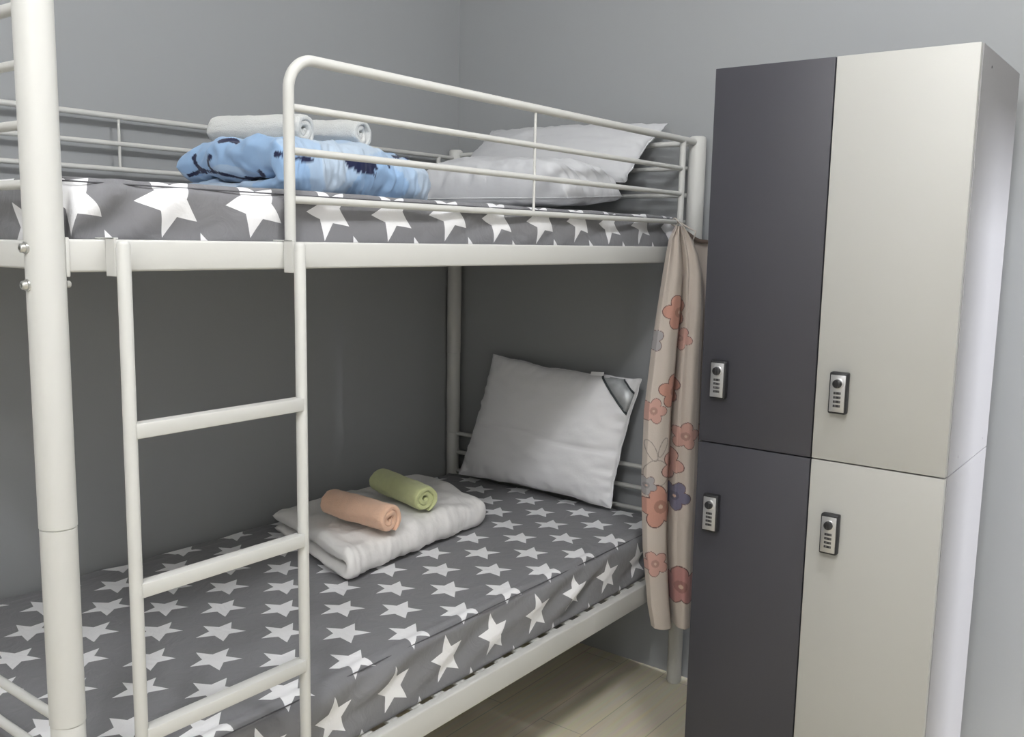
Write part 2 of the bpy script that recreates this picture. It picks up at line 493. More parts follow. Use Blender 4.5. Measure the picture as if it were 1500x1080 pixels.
# ------------------------------------------------------------------ pillows
def pillow(name, BL, BRc, TL, TR, thick, seed, label, front, quilting=False, N=72, plump=0.0, asym=0.0, group=None, m=None):
    BL, BRc, TL, TR = (np.array(p, float) for p in (BL, BRc, TL, TR))
    nrm = np.cross(BRc - BL, TL - BL); nrm /= np.linalg.norm(nrm)
    if nrm @ np.array(front) < 0: nrm = -nrm
    w = np.linalg.norm(BRc - BL); h = np.linalg.norm(TL - BL)
    def ease(n):
        k = np.linspace(-1, 1, n); return np.sign(k) * (1 - (1 - np.abs(k)) ** 1.35)
    A = ease(N); B = ease(N)
    faces = []
    for sgn in (1, -1):
        P = np.zeros((N, N, 3))
        for i, a in enumerate(A):
            for j, b in enumerate(B):
                a2 = a * (1 - 0.045 * (1 - b * b) * abs(a) ** 2)
                b2 = b * (1 - 0.055 * (1 - a * a) * abs(b) ** 2)
                a2 += 0.016 * nz(b * 5 + seed, 2.5 * np.sign(a), seed) * abs(a) ** 5 + 0.006 * nz(b * 17 + seed, 5.5 * np.sign(a), seed) * abs(a) ** 9
                b2 += 0.022 * nz(a * 5 + seed, 3.5 * np.sign(b), seed) * abs(b) ** 5 + 0.008 * nz(a * 19 + seed, 7.5 * np.sign(b), seed) * abs(b) ** 9
                s, t = (a2 + 1) / 2, (b2 + 1) / 2
                p = (BL * (1 - s) + BRc * s) * (1 - t) + (TL * (1 - s) + TR * s) * t
                pr = max(0, (1 - abs(a) ** (2.6 + 3 * plump)) * (1 - abs(b) ** (2.6 + 3 * plump))) ** (0.52 - 0.08 * plump)
                hh = thick * pr
                e = min(1 - abs(a), 1 - abs(b))
                # gathers that start at the seams and die towards the middle
                along = a * w / 2 if (1 - abs(b)) < (1 - abs(a)) else b * h / 2
                g = math.exp(-e / 0.16) * (1 - math.exp(-e / 0.012))
                hh += thick * 0.20 * g * nz(along * 42 + seed, e * 5 + sgn, seed)
                hh += thick * 0.16 * nz(a * 2.0 + seed, b * 2.2, sgn * 3.1) * pr
                hh += thick * 0.06 * nz(a * 6 + seed, b * 6, sgn * 3.1) * pr
                if quilting and sgn > 0:
                    hh -= thick * 0.13 * math.exp(-((b + 0.12 + 0.06 * a + 0.02 * math.sin(a * 5)) / 0.035) ** 2) * min(1, e * 6)
                p = p + nrm * sgn * max(hh, 0.0) * (1 + sgn * asym)
                P[i, j] = p
        faces.append(P)
    V_ = np.concatenate([faces[0].reshape(-1, 3), faces[1].reshape(-1, 3)])
    F = []
    for q, off in ((0, 0), (1, N * N)):
        for i in range(N - 1):
            for j in range(N - 1):
                f = [off + i * N + j, off + (i + 1) * N + j, off + (i + 1) * N + j + 1, off + i * N + j + 1]
                F.append(f if q == 0 else f[::-1])
    me = bpy.data.meshes.new(name); me.from_pydata(V_.tolist(), [], F)
    bm = bmesh.new(); bm.from_mesh(me)
    bmesh.ops.remove_doubles(bm, verts=bm.verts, dist=0.0004)
    bmesh.ops.recalc_face_normals(bm, faces=bm.faces)
    bm.to_mesh(me); bm.free()
    m = m or M_PILLOW
    o = finish(name, me, m)
    tag(o, label, 'pillow', 'white pillows on the bunks')
    # piped seam along the outline
    bm = bmesh.new(); pts = []
    f = faces[0]
    ring = [f[i, 0] for i in range(N)] + [f[N - 1, j] for j in range(1, N)] + [f[i, N - 1] for i in range(N - 2, -1, -1)] + [f[0, j] for j in range(N - 2, 0, -1)]
    tube(bm, [tuple(p) for p in ring] + [tuple(ring[0])], 0.0022, 6)
    build('seam', bm, m, o)
    return o, faces[0], nrm, A, B

def patch_on(face, A, B, nrm, poly, lift):
    """quad strip following a pillow face; poly = [(a,b) left pts], [(a,b) right pts]"""
    def at(a, b):
        i = min(max(np.searchsorted(A, a) - 1, 0), len(A) - 2); j = min(max(np.searchsorted(B, b) - 1, 0), len(B) - 2)
        fa = (a - A[i]) / (A[i + 1] - A[i]); fb = (b - B[j]) / (B[j + 1] - B[j])
        p = face[i, j] * (1 - fa) * (1 - fb) + face[i + 1, j] * fa * (1 - fb) + face[i, j + 1] * (1 - fa) * fb + face[i + 1, j + 1] * fa * fb
        return p + nrm * lift
    return at

lp, lf, ln_, lA, lB = pillow('pillow', (1.905, 0.857, 0.574), (1.903, 0.205, 0.572), (1.972, 0.757, 1.022), (1.975, 0.148, 0.992), 0.060, 2.2,
      'white pillow with a silver ribbon corner, propped at the head of the lower bunk', (-1, 0, 0.2), quilting=True)
at = patch_on(lf, lA, lB, ln_, None, 0.0012)
def strip(name, a0, a1, b0, b1, m, n=14, mth=3):
    """a ribbon sewn across the top right corner: from edge points a0,a1 on the top seam to b0,b1 on the right seam"""
    P = np.zeros((n, mth, 3))
    for i in range(n):
        for k in range(mth):
            t = i / (n - 1); s = k / (mth - 1)
            p0 = np.array(a0) * (1 - s) + np.array(a1) * s; p1 = np.array(b0) * (1 - s) + np.array(b1) * s
            q = p0 * (1 - t) + p1 * t
            P[i, k] = at(q[0], q[1])
    me = grid_mesh(name, P)
    o = finish(name, me, m, lp)
    md = o.modifiers.new('thickness', 'SOLIDIFY'); md.thickness = 0.0012; md.offset = 1
    return o
rb = strip('brand_ribbon', (0.54, 0.99), (0.82, 0.985), (0.985, 0.44), (0.985, 0.79), M_SATIN)
at = patch_on(lf, lA, lB, ln_, None, 0.0028)
strip('ribbon_edge', (0.535, 0.99), (0.565, 0.99), (0.985, 0.435), (0.985, 0.475), M_RIBEDGE)
strip('ribbon_edge', (0.805, 0.99), (0.83, 0.985), (0.985, 0.765), (0.985, 0.80), M_RIBEDGE)
bm = bmesh.new()
q0 = np.array(at(0.40, 0.985)); q1 = np.array(at(0.56, 0.985))
vs = [bm.verts.new(p) for p in (q0, q1, q1 + np.array([0.004, 0, 0.012]), q0 + np.array([0.004, 0, 0.012]))]
bm.faces.new(vs)
tg = build('care_tag', bm, M_PILLOW, lp, smooth=False)
md = tg.modifiers.new('thickness', 'SOLIDIFY'); md.thickness = 0.0012

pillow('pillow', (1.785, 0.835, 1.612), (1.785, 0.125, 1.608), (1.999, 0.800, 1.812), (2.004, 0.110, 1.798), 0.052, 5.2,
       'white pillow on the upper bunk leaning back on the head bars, behind another pillow', (-0.6, 0, 0.8), m=M_PILLOW_DIMMED)
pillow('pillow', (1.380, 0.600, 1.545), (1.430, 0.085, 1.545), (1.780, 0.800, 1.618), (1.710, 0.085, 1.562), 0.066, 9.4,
       'white pillow lying frontmost on the upper bunk, propped on another pillow', (-0.2, 0, 1.0), plump=1.0, asym=0.55, m=M_PILLOW_DIMMED)

# ------------------------------------------------------------------ folded duvets
def folded(name, A, B, C, D, z0, H, h1, seed, m, label, wr=0.006, gather=0.0, colour=None, cat='blanket', slump=0.0, crown=0.014, rumple=0.0):
    """a duvet folded once: the fold runs A-B, both loose edges lie at D-C; A-D and B-C show the layers"""
    A, B, C, D = (np.array(p, float) for p in (A, B, C, D))
    depth = np.linalg.norm(D - A); length = np.linalg.norm(B - A)
    ra = h1 / 2; rb_ = (H - h1) / 2
    NS, n1, n2 = (220, 92, 36) if colour else (150, 46, 22)
    # centre line of the U as (t in metres from the fold, z), with the half thickness of the layer
    path = []
    R = H / 2
    lo, hi = ra, h1 + rb_
    for k in range(n1): path.append((depth - (depth - R) * k / n1, lo, ra))
    for k in range(n2 + 1):
        a = PI * k / n2
        zc = (lo + hi) / 2; rz = (hi - lo) / 2
        path.append((R - (R - 0.5 * (ra + rb_)) * math.sin(a), zc - rz * math.cos(a), ra + (rb_ - ra) * k / n2))
    for k in range(1, n1 + 1): path.append((R + (depth - R) * k / n1, hi, rb_))
    path = np.array(path)
    np_ = len(path)
    tan = np.gradient(path[:, :2], axis=0); tan /= np.linalg.norm(tan, axis=1)[:, None]
    nor = np.stack([-tan[:, 1], tan[:, 0]], 1)     # points inward of the U on the lower layer
    arc = np.concatenate([[0], np.cumsum(np.linalg.norm(np.diff(path[:, :2], axis=0), axis=1))]); tot = arc[-1]
    ncap = 7
    ss = np.linspace(-1, 1, NS); ss = np.sign(ss) * (1 - (1 - np.abs(ss)) ** 1.6)
    P = []; CO = []
    for s in ss:
        su = (s + 1) / 2
        e = (1 - abs(s)) * length / 2
        row = []; crow = []
        outer = []; inner = []
        for k in range(np_):
            t, z, hw = path[k]
            end = min(1, e / 0.035); endw = math.sqrt(max(0, 1 - (1 - end) ** 2))
            fold_end = min(arc[k], tot - arc[k]); fe = min(1, fold_end / 0.03); few = math.sqrt(max(0, 1 - (1 - fe) ** 2))
            w = hw * 0.97 * max(0.02, endw) * max(0.02, few)
            front = math.exp(-(max(0, t - 0.0) / 0.09) ** 2)
            d = wr * (1.1 * nz(su * length * 9 + seed, arc[k] * 9, seed) + 0.55 * nz(su * length * 22 + seed, arc[k] * 20, 1.7))
            d += gather * front * (nz(su * length * 60 + seed + 1.2 * nz(su * 9, arc[k] * 8), arc[k] * 6, 3.3) + 0.6 * nz(su * length * 110, arc[k] * 9, 7.7))
            top = 1 if arc[k] > tot / 2 else 0
            outer.append((t, z, nor[k] * (w + d * endw), k)); inner.append((t, z, -nor[k] * w * 0.93, k))
        ring = outer + inner[::-1]
        for q, (t, z, n, k) in enumerate(ring):
            tt, zz = t + n[0], z + n[1]
            f = max(0.0, tt) / depth if tt > 0 else tt / depth
            base = (A * (1 - su) + B * su) * (1 - f) + (D * (1 - su) + C * su) * f
            zz = max(zz, 0.0)
            zz += crown * (zz / H) * math.sin(PI * su) * math.sin(PI * min(1, max(0, f)))
            if slump:
                # the free top layer bulges and droops unevenly
                zz += slump * (zz / H) * (nz(su * 2.6 + seed, tt * 5, 4.4) + 0.35 * nz(su * 7 + seed, tt * 11, 2.4))
                zz = max(zz, 0.0)
            wob = 0.010 * nz(su * 4 + seed, k * 0.04, 9.1)
            dirv = (B - A) / length
            p = np.array([base[0] + dirv[0] * wob * abs(s), base[1] + dirv[1] * wob * abs(s), z0 + zz])
            if rumple:
                q3 = Vector(p) * 13 + Vector((seed, 0, 0)); q4 = Vector(p) * 34 + Vector((0, seed, 0))
                rv = noise.noise_vector(q3) * rumple + noise.noise_vector(q4) * rumple * 0.45
                p = p + np.array(rv) * min(1, 0.25 + zz / 0.03)
                p[2] = max(p[2], z0)
            row.append(p)
            if colour is not None: crow.append((0, 0, 0))
        P.append(row); CO.append(crow)
    P = np.array(P)
    col = colour(P) if colour is not None else None
    me = grid_mesh(name, P, wrap_v=True, col=col)
    bm = bmesh.new(); bm.from_mesh(me)
    be = [e for e in bm.edges if e.is_boundary]
    bmesh.ops.holes_fill(bm, edges=be, sides=0)
    bmesh.ops.triangulate(bm, faces=[f for f in bm.faces if len(f.verts) > 4])
    bmesh.ops.recalc_face_normals(bm, faces=bm.faces)
    bm.to_mesh(me); bm.free()
    o = finish(name, me, m)
    return tag(o, label, cat, 'folded duvets on the bunks')
ZL = 0.5600
folded('folded_duvet', (0.902, 0.364), (1.535, 0.425), (1.665, 0.82), (1.06, 0.855), ZL, 0.080, 0.034, 3.1, M_DUVET,
       'off-white folded duvet lying on the lower bunk under the two coloured towels', wr=0.008, gather=0.0022, slump=0.014, crown=0.008, rumple=0.005)
BLOBS = []
def blue_print(P):
    sh = P.shape[:2]
    col = np.empty(sh + (3,)); col[:] = (0.37, 0.49, 0.65)
    pale, mid, navy = np.array((0.45, 0.54, 0.65)), np.array((0.29, 0.44, 0.66)), np.array((0.008, 0.012, 0.05))
    for i in range(sh[0]):
        for j in range(sh[1]):
            p = P[i, j]
            n = nz(p[0] * 6, p[1] * 6 + 3, p[2] * 9)
            if n > 0.12: col[i, j] = pale
            elif n < -0.22: col[i, j] = mid
    for c, r, kind in BLOBS:
        c = np.array(c); d = P - c
        # blob radius wobbles a little so the print has no perfect circles
        a = np.arctan2(d[..., 2], d[..., 0])
        rr = r * (1 + 0.22 * np.sin(3 * a + c[0] * 40) + 0.12 * np.sin(5 * a))
        k = np.linalg.norm(d, axis=-1) < rr
        col[k] = navy if kind == 'n' else mid
    return col
ZU = 1.5160
BLOBS += [((0.624, 0.563, 1.604), 0.0061, 'n'), ((0.623, 0.561, 1.602), 0.0061, 'n'), ((0.623, 0.56, 1.6), 0.0061, 'n'), ((0.622, 0.558, 1.598), 0.0061, 'n'), ((0.622, 0.557, 1.596), 0.0061, 'n'), ((0.622, 0.557, 1.594), 0.0061, 'n'), ((0.623, 0.557, 1.592), 0.0061, 'n'), ((0.623, 0.555, 1.589), 0.0061, 'n'), ((0.624, 0.554, 1.587), 0.0061, 'n'), ((0.625, 0.552, 1.585), 0.0061, 'n'), ((0.625, 0.55, 1.583), 0.0061, 'n'), ((0.625, 0.548, 1.581), 0.0061, 'n'), ((0.625, 0.545, 1.579), 0.0061, 'n'), ((0.624, 0.54, 1.578), 0.0061, 'n'), ((0.623, 0.535, 1.576), 0.0061, 'n'), ((0.623, 0.531, 1.575), 0.006, 'n'), ((0.624, 0.528, 1.574), 0.006, 'n'), ((0.624, 0.525, 1.572), 0.006, 'n'), ((0.625, 0.522, 1.571), 0.006, 'n'), ((0.624, 0.56, 1.604), 0.0087, 'n'), ((0.607, 0.485, 1.597), 0.0059, 'n'), ((0.608, 0.486, 1.595), 0.0059, 'n'), ((0.609, 0.488, 1.593), 0.0059, 'n'), ((0.61, 0.49, 1.591), 0.0059, 'n'), ((0.611, 0.491, 1.589), 0.0059, 'n'), ((0.612, 0.493, 1.588), 0.0059, 'n'), ((0.614, 0.495, 1.586), 0.006, 'n'), ((0.614, 0.494, 1.584), 0.006, 'n'), ((0.614, 0.493, 1.582), 0.0059, 'n'), ((0.614, 0.491, 1.58), 0.0059, 'n'), ((0.615, 0.491, 1.578), 0.0059, 'n'), ((0.616, 0.49, 1.576), 0.0059, 'n'), ((0.617, 0.49, 1.574), 0.0059, 'n'), ((0.616, 0.486, 1.573), 0.0059, 'n'), ((0.617, 0.483, 1.571), 0.0059, 'n'), ((0.618, 0.48, 1.57), 0.0059, 'n'), ((0.619, 0.478, 1.569), 0.0059, 'n'), ((0.619, 0.475, 1.568), 0.0059, 'n'), ((0.615, 0.465, 1.566), 0.0059, 'n'), ((0.606, 0.478, 1.599), 0.0076, 'n'), ((0.631, 0.592, 1.563), 0.0053, 'n'), ((0.632, 0.586, 1.564), 0.0053, 'n'), ((0.632, 0.58, 1.566), 0.0053, 'n'), ((0.632, 0.573, 1.568), 0.0053, 'n'), ((0.631, 0.566, 1.569), 0.0053, 'n'), ((0.631, 0.559, 1.571), 0.0052, 'n'), ((0.629, 0.551, 1.571), 0.0052, 'n'), ((0.627, 0.541, 1.571), 0.0052, 'n'), ((0.625, 0.533, 1.572), 0.0052, 'n'), ((0.624, 0.527, 1.572), 0.0052, 'n'), ((0.624, 0.52, 1.572), 0.0052, 'n'), ((0.623, 0.511, 1.571), 0.0051, 'n'), ((0.622, 0.501, 1.57), 0.0051, 'n'), ((0.621, 0.49, 1.569), 0.0051, 'n'), ((0.622, 0.483, 1.568), 0.0051, 'n'), ((0.615, 0.465, 1.566), 0.005, 'n'), ((0.612, 0.453, 1.564), 0.005, 'n'), ((0.613, 0.446, 1.563), 0.005, 'n'), ((0.615, 0.441, 1.562), 0.005, 'n'), ((0.618, 0.436, 1.56), 0.005, 'n'), ((0.621, 0.432, 1.559), 0.005, 'n'), ((0.625, 0.428, 1.558), 0.005, 'n'), ((0.629, 0.424, 1.557), 0.005, 'n'), ((0.632, 0.418, 1.555), 0.005, 'n'), ((0.634, 0.412, 1.554), 0.005, 'n'), ((0.637, 0.406, 1.552), 0.005, 'n'), ((0.638, 0.399, 1.552), 0.005, 'n'), ((0.641, 0.393, 1.551), 0.0049, 'n'), ((0.645, 0.389, 1.551), 0.0049, 'n'), ((0.651, 0.387, 1.551), 0.0049, 'n'), ((0.657, 0.385, 1.55), 0.005, 'n'), ((0.641, 0.388, 1.552), 0.0082, 'n'), ((0.644, 0.384, 1.553), 0.0082, 'n'), ((0.647, 0.38, 1.554), 0.0082, 'n'), ((0.65, 0.376, 1.554), 0.0082, 'n'), ((0.642, 0.357, 1.554), 0.0081, 'n'), ((0.645, 0.354, 1.554), 0.0081, 'n'), ((0.648, 0.351, 1.555), 0.0081, 'n'), ((0.619, 0.322, 1.563), 0.008, 'n'), ((0.62, 0.322, 1.562), 0.008, 'n'), ((0.621, 0.321, 1.56), 0.008, 'n'), ((0.622, 0.32, 1.559), 0.008, 'n'), ((0.623, 0.32, 1.557), 0.008, 'n'), ((0.625, 0.321, 1.556), 0.008, 'n'), ((0.627, 0.322, 1.554), 0.008, 'n'), ((0.619, 0.452, 1.633), 0.0134, 'n'), ((0.621, 0.448, 1.633), 0.0134, 'n'), ((0.622, 0.445, 1.633), 0.0134, 'n'), ((0.624, 0.442, 1.633), 0.0134, 'n'), ((0.626, 0.439, 1.634), 0.0134, 'n'), ((0.628, 0.437, 1.634), 0.0134, 'n'), ((0.63, 0.435, 1.635), 0.0134, 'n'), ((0.631, 0.432, 1.634), 0.0134, 'n'), ((0.631, 0.427, 1.633), 0.0134, 'n'), ((0.63, 0.42, 1.632), 0.0133, 'n'), ((0.628, 0.414, 1.63), 0.0133, 'n'), ((0.627, 0.407, 1.629), 0.0132, 'n'), ((0.624, 0.398, 1.628), 0.0132, 'n'), ((0.599, 0.245, 1.595), 0.0062, 'n'), ((0.599, 0.243, 1.595), 0.0062, 'n'), ((0.599, 0.241, 1.595), 0.0062, 'n'), ((0.599, 0.239, 1.594), 0.0061, 'n'), ((0.599, 0.237, 1.594), 0.0061, 'n'), ((0.599, 0.235, 1.594), 0.0061, 'n'), ((0.6, 0.233, 1.594), 0.0061, 'n'), ((0.627, 0.224, 1.59), 0.0049, 'n'), ((0.63, 0.223, 1.59), 0.0049, 'n'), ((0.632, 0.221, 1.59), 0.0049, 'n'), ((0.634, 0.219, 1.59), 0.0049, 'n'), ((0.637, 0.218, 1.59), 0.0049, 'n'), ((0.641, 0.219, 1.59), 0.0049, 'n'), ((0.644, 0.219, 1.59), 0.005, 'n'), ((0.646, 0.218, 1.589), 0.005, 'n'), ((0.648, 0.218, 1.589), 0.005, 'n'), ((0.651, 0.218, 1.589), 0.005, 'n'), ((0.654, 0.219, 1.589), 0.005, 'n'), ((0.656, 0.219, 1.588), 0.005, 'n'), ((0.659, 0.219, 1.588), 0.005, 'n'), ((0.661, 0.219, 1.588), 0.005, 'n'), ((0.664, 0.219, 1.588), 0.005, 'n'), ((0.666, 0.219, 1.588), 0.005, 'n'), ((0.668, 0.218, 1.588), 0.005, 'n'), ((0.67, 0.218, 1.588), 0.005, 'n'), ((0.673, 0.218, 1.588), 0.005, 'n'), ((0.804, 0.249, 1.596), 0.0115, 'n'), ((0.81, 0.249, 1.596), 0.0115, 'n'), ((0.815, 0.247, 1.596), 0.0116, 'n'), ((0.821, 0.247, 1.595), 0.0116, 'n'), ((0.827, 0.247, 1.595), 0.0116, 'n'), ((0.832, 0.246, 1.595), 0.0116, 'n'), ((0.839, 0.246, 1.594), 0.0116, 'n'), ((0.846, 0.247, 1.595), 0.0117, 'n'), ((0.856, 0.251, 1.595), 0.0117, 'n'), ((0.865, 0.254, 1.596), 0.0118, 'n'), ((0.873, 0.255, 1.596), 0.0118, 'n'), ((0.881, 0.256, 1.597), 0.0118, 'n'), ((0.887, 0.256, 1.597), 0.0119, 'n'), ((0.829, 0.245, 1.585), 0.0083, 'n'), ((0.835, 0.244, 1.584), 0.0083, 'n'), ((0.843, 0.245, 1.583), 0.0083, 'n'), ((0.85, 0.246, 1.582), 0.0083, 'n'), ((0.861, 0.25, 1.582), 0.0084, 'n'), ((0.868, 0.251, 1.581), 0.0084, 'n'), ((0.878, 0.254, 1.581), 0.0084, 'n'), ((0.89, 0.255, 1.571), 0.0051, 'n'), ((0.947, 0.268, 1.597), 0.0052, 'n'), ((0.999, 0.301, 1.624), 0.0089, 'n'), ((1.005, 0.305, 1.625), 0.0089, 'n'), ((1.012, 0.309, 1.627), 0.009, 'n'), ((1.049, 0.343, 1.631), 0.0092, 'n'), ((1.052, 0.344, 1.632), 0.0092, 'n'), ((1.083, 0.372, 1.636), 0.0093, 'n'), ((1.136, 0.396, 1.639), 0.0115, 'n'), ((1.14, 0.396, 1.638), 0.0115, 'n')]
folded('folded_duvet', (0.595, 0.205), (1.125, 0.285), (1.26, 0.66), (0.620, 0.62), ZU, 0.120, 0.033, 6.6, M_BLUE,
       'crumpled light blue folded duvet with navy print on the upper bunk', wr=0.012, gather=0.0055, colour=blue_print, slump=0.026, crown=0.004, rumple=0.013)

# ------------------------------------------------------------------ rolled towels
def rolled(name, p0, p1, R, turns, start, seed, m, label, squash=0.93, hollow=0.12, group=None, flip=1):
    p0, p1 = Vector(p0), Vector(p1)
    ax = (p1 - p0); Lg = ax.length; ax.normalize()
    side = ax.cross(Vector((0, 0, 1))).normalized(); up = side.cross(ax).normalized()
    n = int(44 * turns)
    pitch = R * (1 - hollow) / turns
    th = []
    for k in range(n + 1):
        q = k / n
        th.append((start + flip * 2 * PI * turns * q, R * hollow + (R - pitch / 2 - R * hollow) * q))
    M_ = 40
    rings = []
    for mstep in range(M_ + 1):
        f = mstep / M_
        f = 0.5 - 0.5 * math.cos(PI * f) if True else f
        e = min(f, 1 - f) * Lg
        rnd = math.sqrt(max(0.0, 1 - (1 - min(1, e / 0.014)) ** 2))
        bulge = 1 + 0.05 * math.sin(PI * f) + 0.03 * nz(f * 4 + seed, seed)
        hw0 = pitch * 0.47
        outer, inner = [], []
        for k, (a, r) in enumerate(th):
            q = k / n
            tail = min(1, (1 - q) * n / 6); head = min(1, q * n / 6)
            hw = hw0 * (0.35 + 0.65 * rnd) * max(0.15, math.sqrt(tail * 1.0)) * max(0.15, math.sqrt(head))
            d = 0.0025 * nz(math.cos(a) * 2 + seed, math.sin(a) * 2, f * 5) + 0.0014 * nz(math.cos(a) * 6 + seed, math.sin(a) * 6, f * 14)
            last = 1 if q > 1 - 1 / turns else 0.4
            for sg, lst in ((1, outer), (-1, inner)):
                rr = (r * bulge + sg * hw + d * last) * (1 if last == 1 else 1)
                x, z = rr * math.cos(a), rr * math.sin(a) * squash
                z = max(z, -R * squash * 0.90)
                # telescoped, uneven ends
                sl = (0.008 * nz(a * 0.6 + seed, 3.3 + f) - 0.006 * (1 - q)) * (1 if f > 0.5 else -1) * (abs(f - 0.5) * 2) ** 6
                lst.append(p0 + ax * (f * Lg + sl) + side * x + up * z)
        rings.append(outer + inner[::-1])
    bm = bmesh.new()
    vr = [[bm.verts.new(p) for p in ring] for ring in rings]
    K = len(vr[0])
    for a, b in zip(vr, vr[1:]):
        for k in range(K):
            bm.faces.new((a[k], a[(k + 1) % K], b[(k + 1) % K], b[k]))
    for ring in (vr[0], vr[-1]):
        for k in range(n):
            bm.faces.new((ring[k], ring[k + 1], ring[K - 2 - k], ring[K - 1 - k]))
    o = build(name, bm, m)
    return tag(o, label, 'towel', 'rolled towels on the folded duvets')
ZTW = ZL + 0.098
rolled('rolled_towel', (1.072, 0.625, 0.692), (1.070, 0.380, 0.690), 0.048, 2.3, 2.4, 1.0, M_PEACH, 'peach rolled towel lying on the off-white folded duvet')
rolled('rolled_towel', (1.322, 0.682, 0.696), (1.262, 0.432, 0.694), 0.0475, 2.3, 2.55, 5.0, M_GREEN, 'pale green rolled towel lying on the off-white folded duvet')
ZTU = ZU + 0.125
rolled('rolled_towel', (0.735, 0.640, 1.676), (0.800, 0.385, 1.673), 0.042, 2.3, 2.5, 8.0, M_TOWEL, 'white rolled towel on the blue duvet, nearer the tall corner post at the ladder')
rolled('rolled_towel', (0.930, 0.600, 1.686), (0.985, 0.395, 1.682), 0.042, 2.3, 2.7, 12.0, M_TOWEL, 'white rolled towel on the blue duvet, nearer the two white pillows')

# ------------------------------------------------------------------ hanging printed cloth
CP0 = np.array((1.78, -0.045)); CD = np.array((0.6, -0.8)); CN = np.array((-0.8, -0.6))
prof = np.array([(1.480, 0.003, 0.026), (1.443, -0.013, 0.052), (1.40, -0.020, 0.072), (1.346, -0.027, 0.086), (1.247, -0.039, 0.093), (1.147, -0.051, 0.093), (1.046, -0.059, 0.093),
                 (0.944, -0.067, 0.094), (0.738, -0.067, 0.097), (0.527, -0.055, 0.096), (0.356, -0.034, 0.098), (0.287, -0.020, 0.100)])
FL = [((0.022, 1.235), 0.050, 'o'), ((0.058, 1.158), 0.034, 'p'), ((0.018, 1.007), 0.050, 'o'), ((-0.043, 0.949), 0.038, 'p'), ((0.084, 0.875), 0.041, 'p'),
      ((0.034, 0.785), 0.050, 'p'), ((-0.012, 0.665), 0.066, 'o'), ((0.062, 0.692), 0.044, 'v'), ((-0.021, 0.491), 0.040, 'p'), ((0.090, 0.418), 0.062, 'r'),
      ((-0.055, 0.728), 0.030, 'g'), ((-0.060, 1.157), 0.040, 'g')]
def cloth_colour(W_c, Z_c):
    base = np.array((0.60, 0.53, 0.475)); col = np.empty(W_c.shape + (3,)); col[:] = base
    pal = dict(o=(0.58, 0.31, 0.245), p=(0.60, 0.36, 0.31), r=(0.49, 0.25, 0.235), v=(0.20, 0.19, 0.27), g=(0.38, 0.36, 0.37))
    line = np.array((0.16, 0.09, 0.085))
    # faint outline of a long-eared rabbit
    def stroke(pts, w):
        for (a, b), (c, d) in zip(pts, pts[1:]):
            ex, ez = c - a, d - b; l2 = ex * ex + ez * ez
            t = np.clip(((W_c - a) * ex + (Z_c - b) * ez) / l2, 0, 1)
            dd = np.hypot(W_c - a - t * ex, Z_c - b - t * ez)
            col[dd < w] = (0.30, 0.26, 0.24)
    def loop(cx, cz, rx, rz, ang, w, n=28):
        pts = [(cx + rx * math.cos(t) * math.cos(ang) - rz * math.sin(t) * math.sin(ang), cz + rx * math.cos(t) * math.sin(ang) + rz * math.sin(t) * math.cos(ang)) for t in (2 * PI * k / n for k in range(n + 1))]
        stroke(pts, w)
    loop(-0.045, 0.832, 0.013, 0.034, 0.45, 0.0011); loop(-0.012, 0.842, 0.009, 0.030, -0.35, 0.0011)
    loop(-0.028, 0.765, 0.036, 0.040, 0, 0.0011)
    k = np.hypot(W_c + 0.012, Z_c - 0.770) < 0.0034; col[k] = (0.05, 0.04, 0.04)
    for (cx, cz), r, kd in FL:
        dx, dz = W_c - cx, Z_c - cz
        c = np.array(pal[kd]); ins = np.zeros(W_c.shape, bool); edge = np.zeros(W_c.shape, bool)
        rot = cx * 37 + cz * 11
        for q in range(5):
            a = rot + 2 * PI * q / 5
            px, pz = dx - math.cos(a) * r * 0.56, dz - math.sin(a) * r * 0.56
            u = px * math.cos(a) + pz * math.sin(a); v = -px * math.sin(a) + pz * math.cos(a)
            d = np.hypot(u / (r * 0.47), v / (r * 0.40))
            ins |= d < 1; edge |= (d > 0.93) & (d < 1.02)
        inner = np.zeros(W_c.shape, bool)
        for q in range(5):
            a = rot + 2 * PI * q / 5
            px, pz = dx - math.cos(a) * r * 0.56, dz - math.sin(a) * r * 0.56
            u = px * math.cos(a) + pz * math.sin(a); v = -px * math.sin(a) + pz * math.cos(a)
            inner |= np.hypot(u / (r * 0.47), v / (r * 0.40)) < 0.90
        cen = np.hypot(dx, dz)
        ins |= cen < r * 0.3; inner |= cen < r * 0.3
        col[ins] = line; col[inner] = c
        col[(cen < r * 0.30)] = c * 0.72
        col[(cen < r * 0.10)] = (0.62, 0.45, 0.36)
    return col
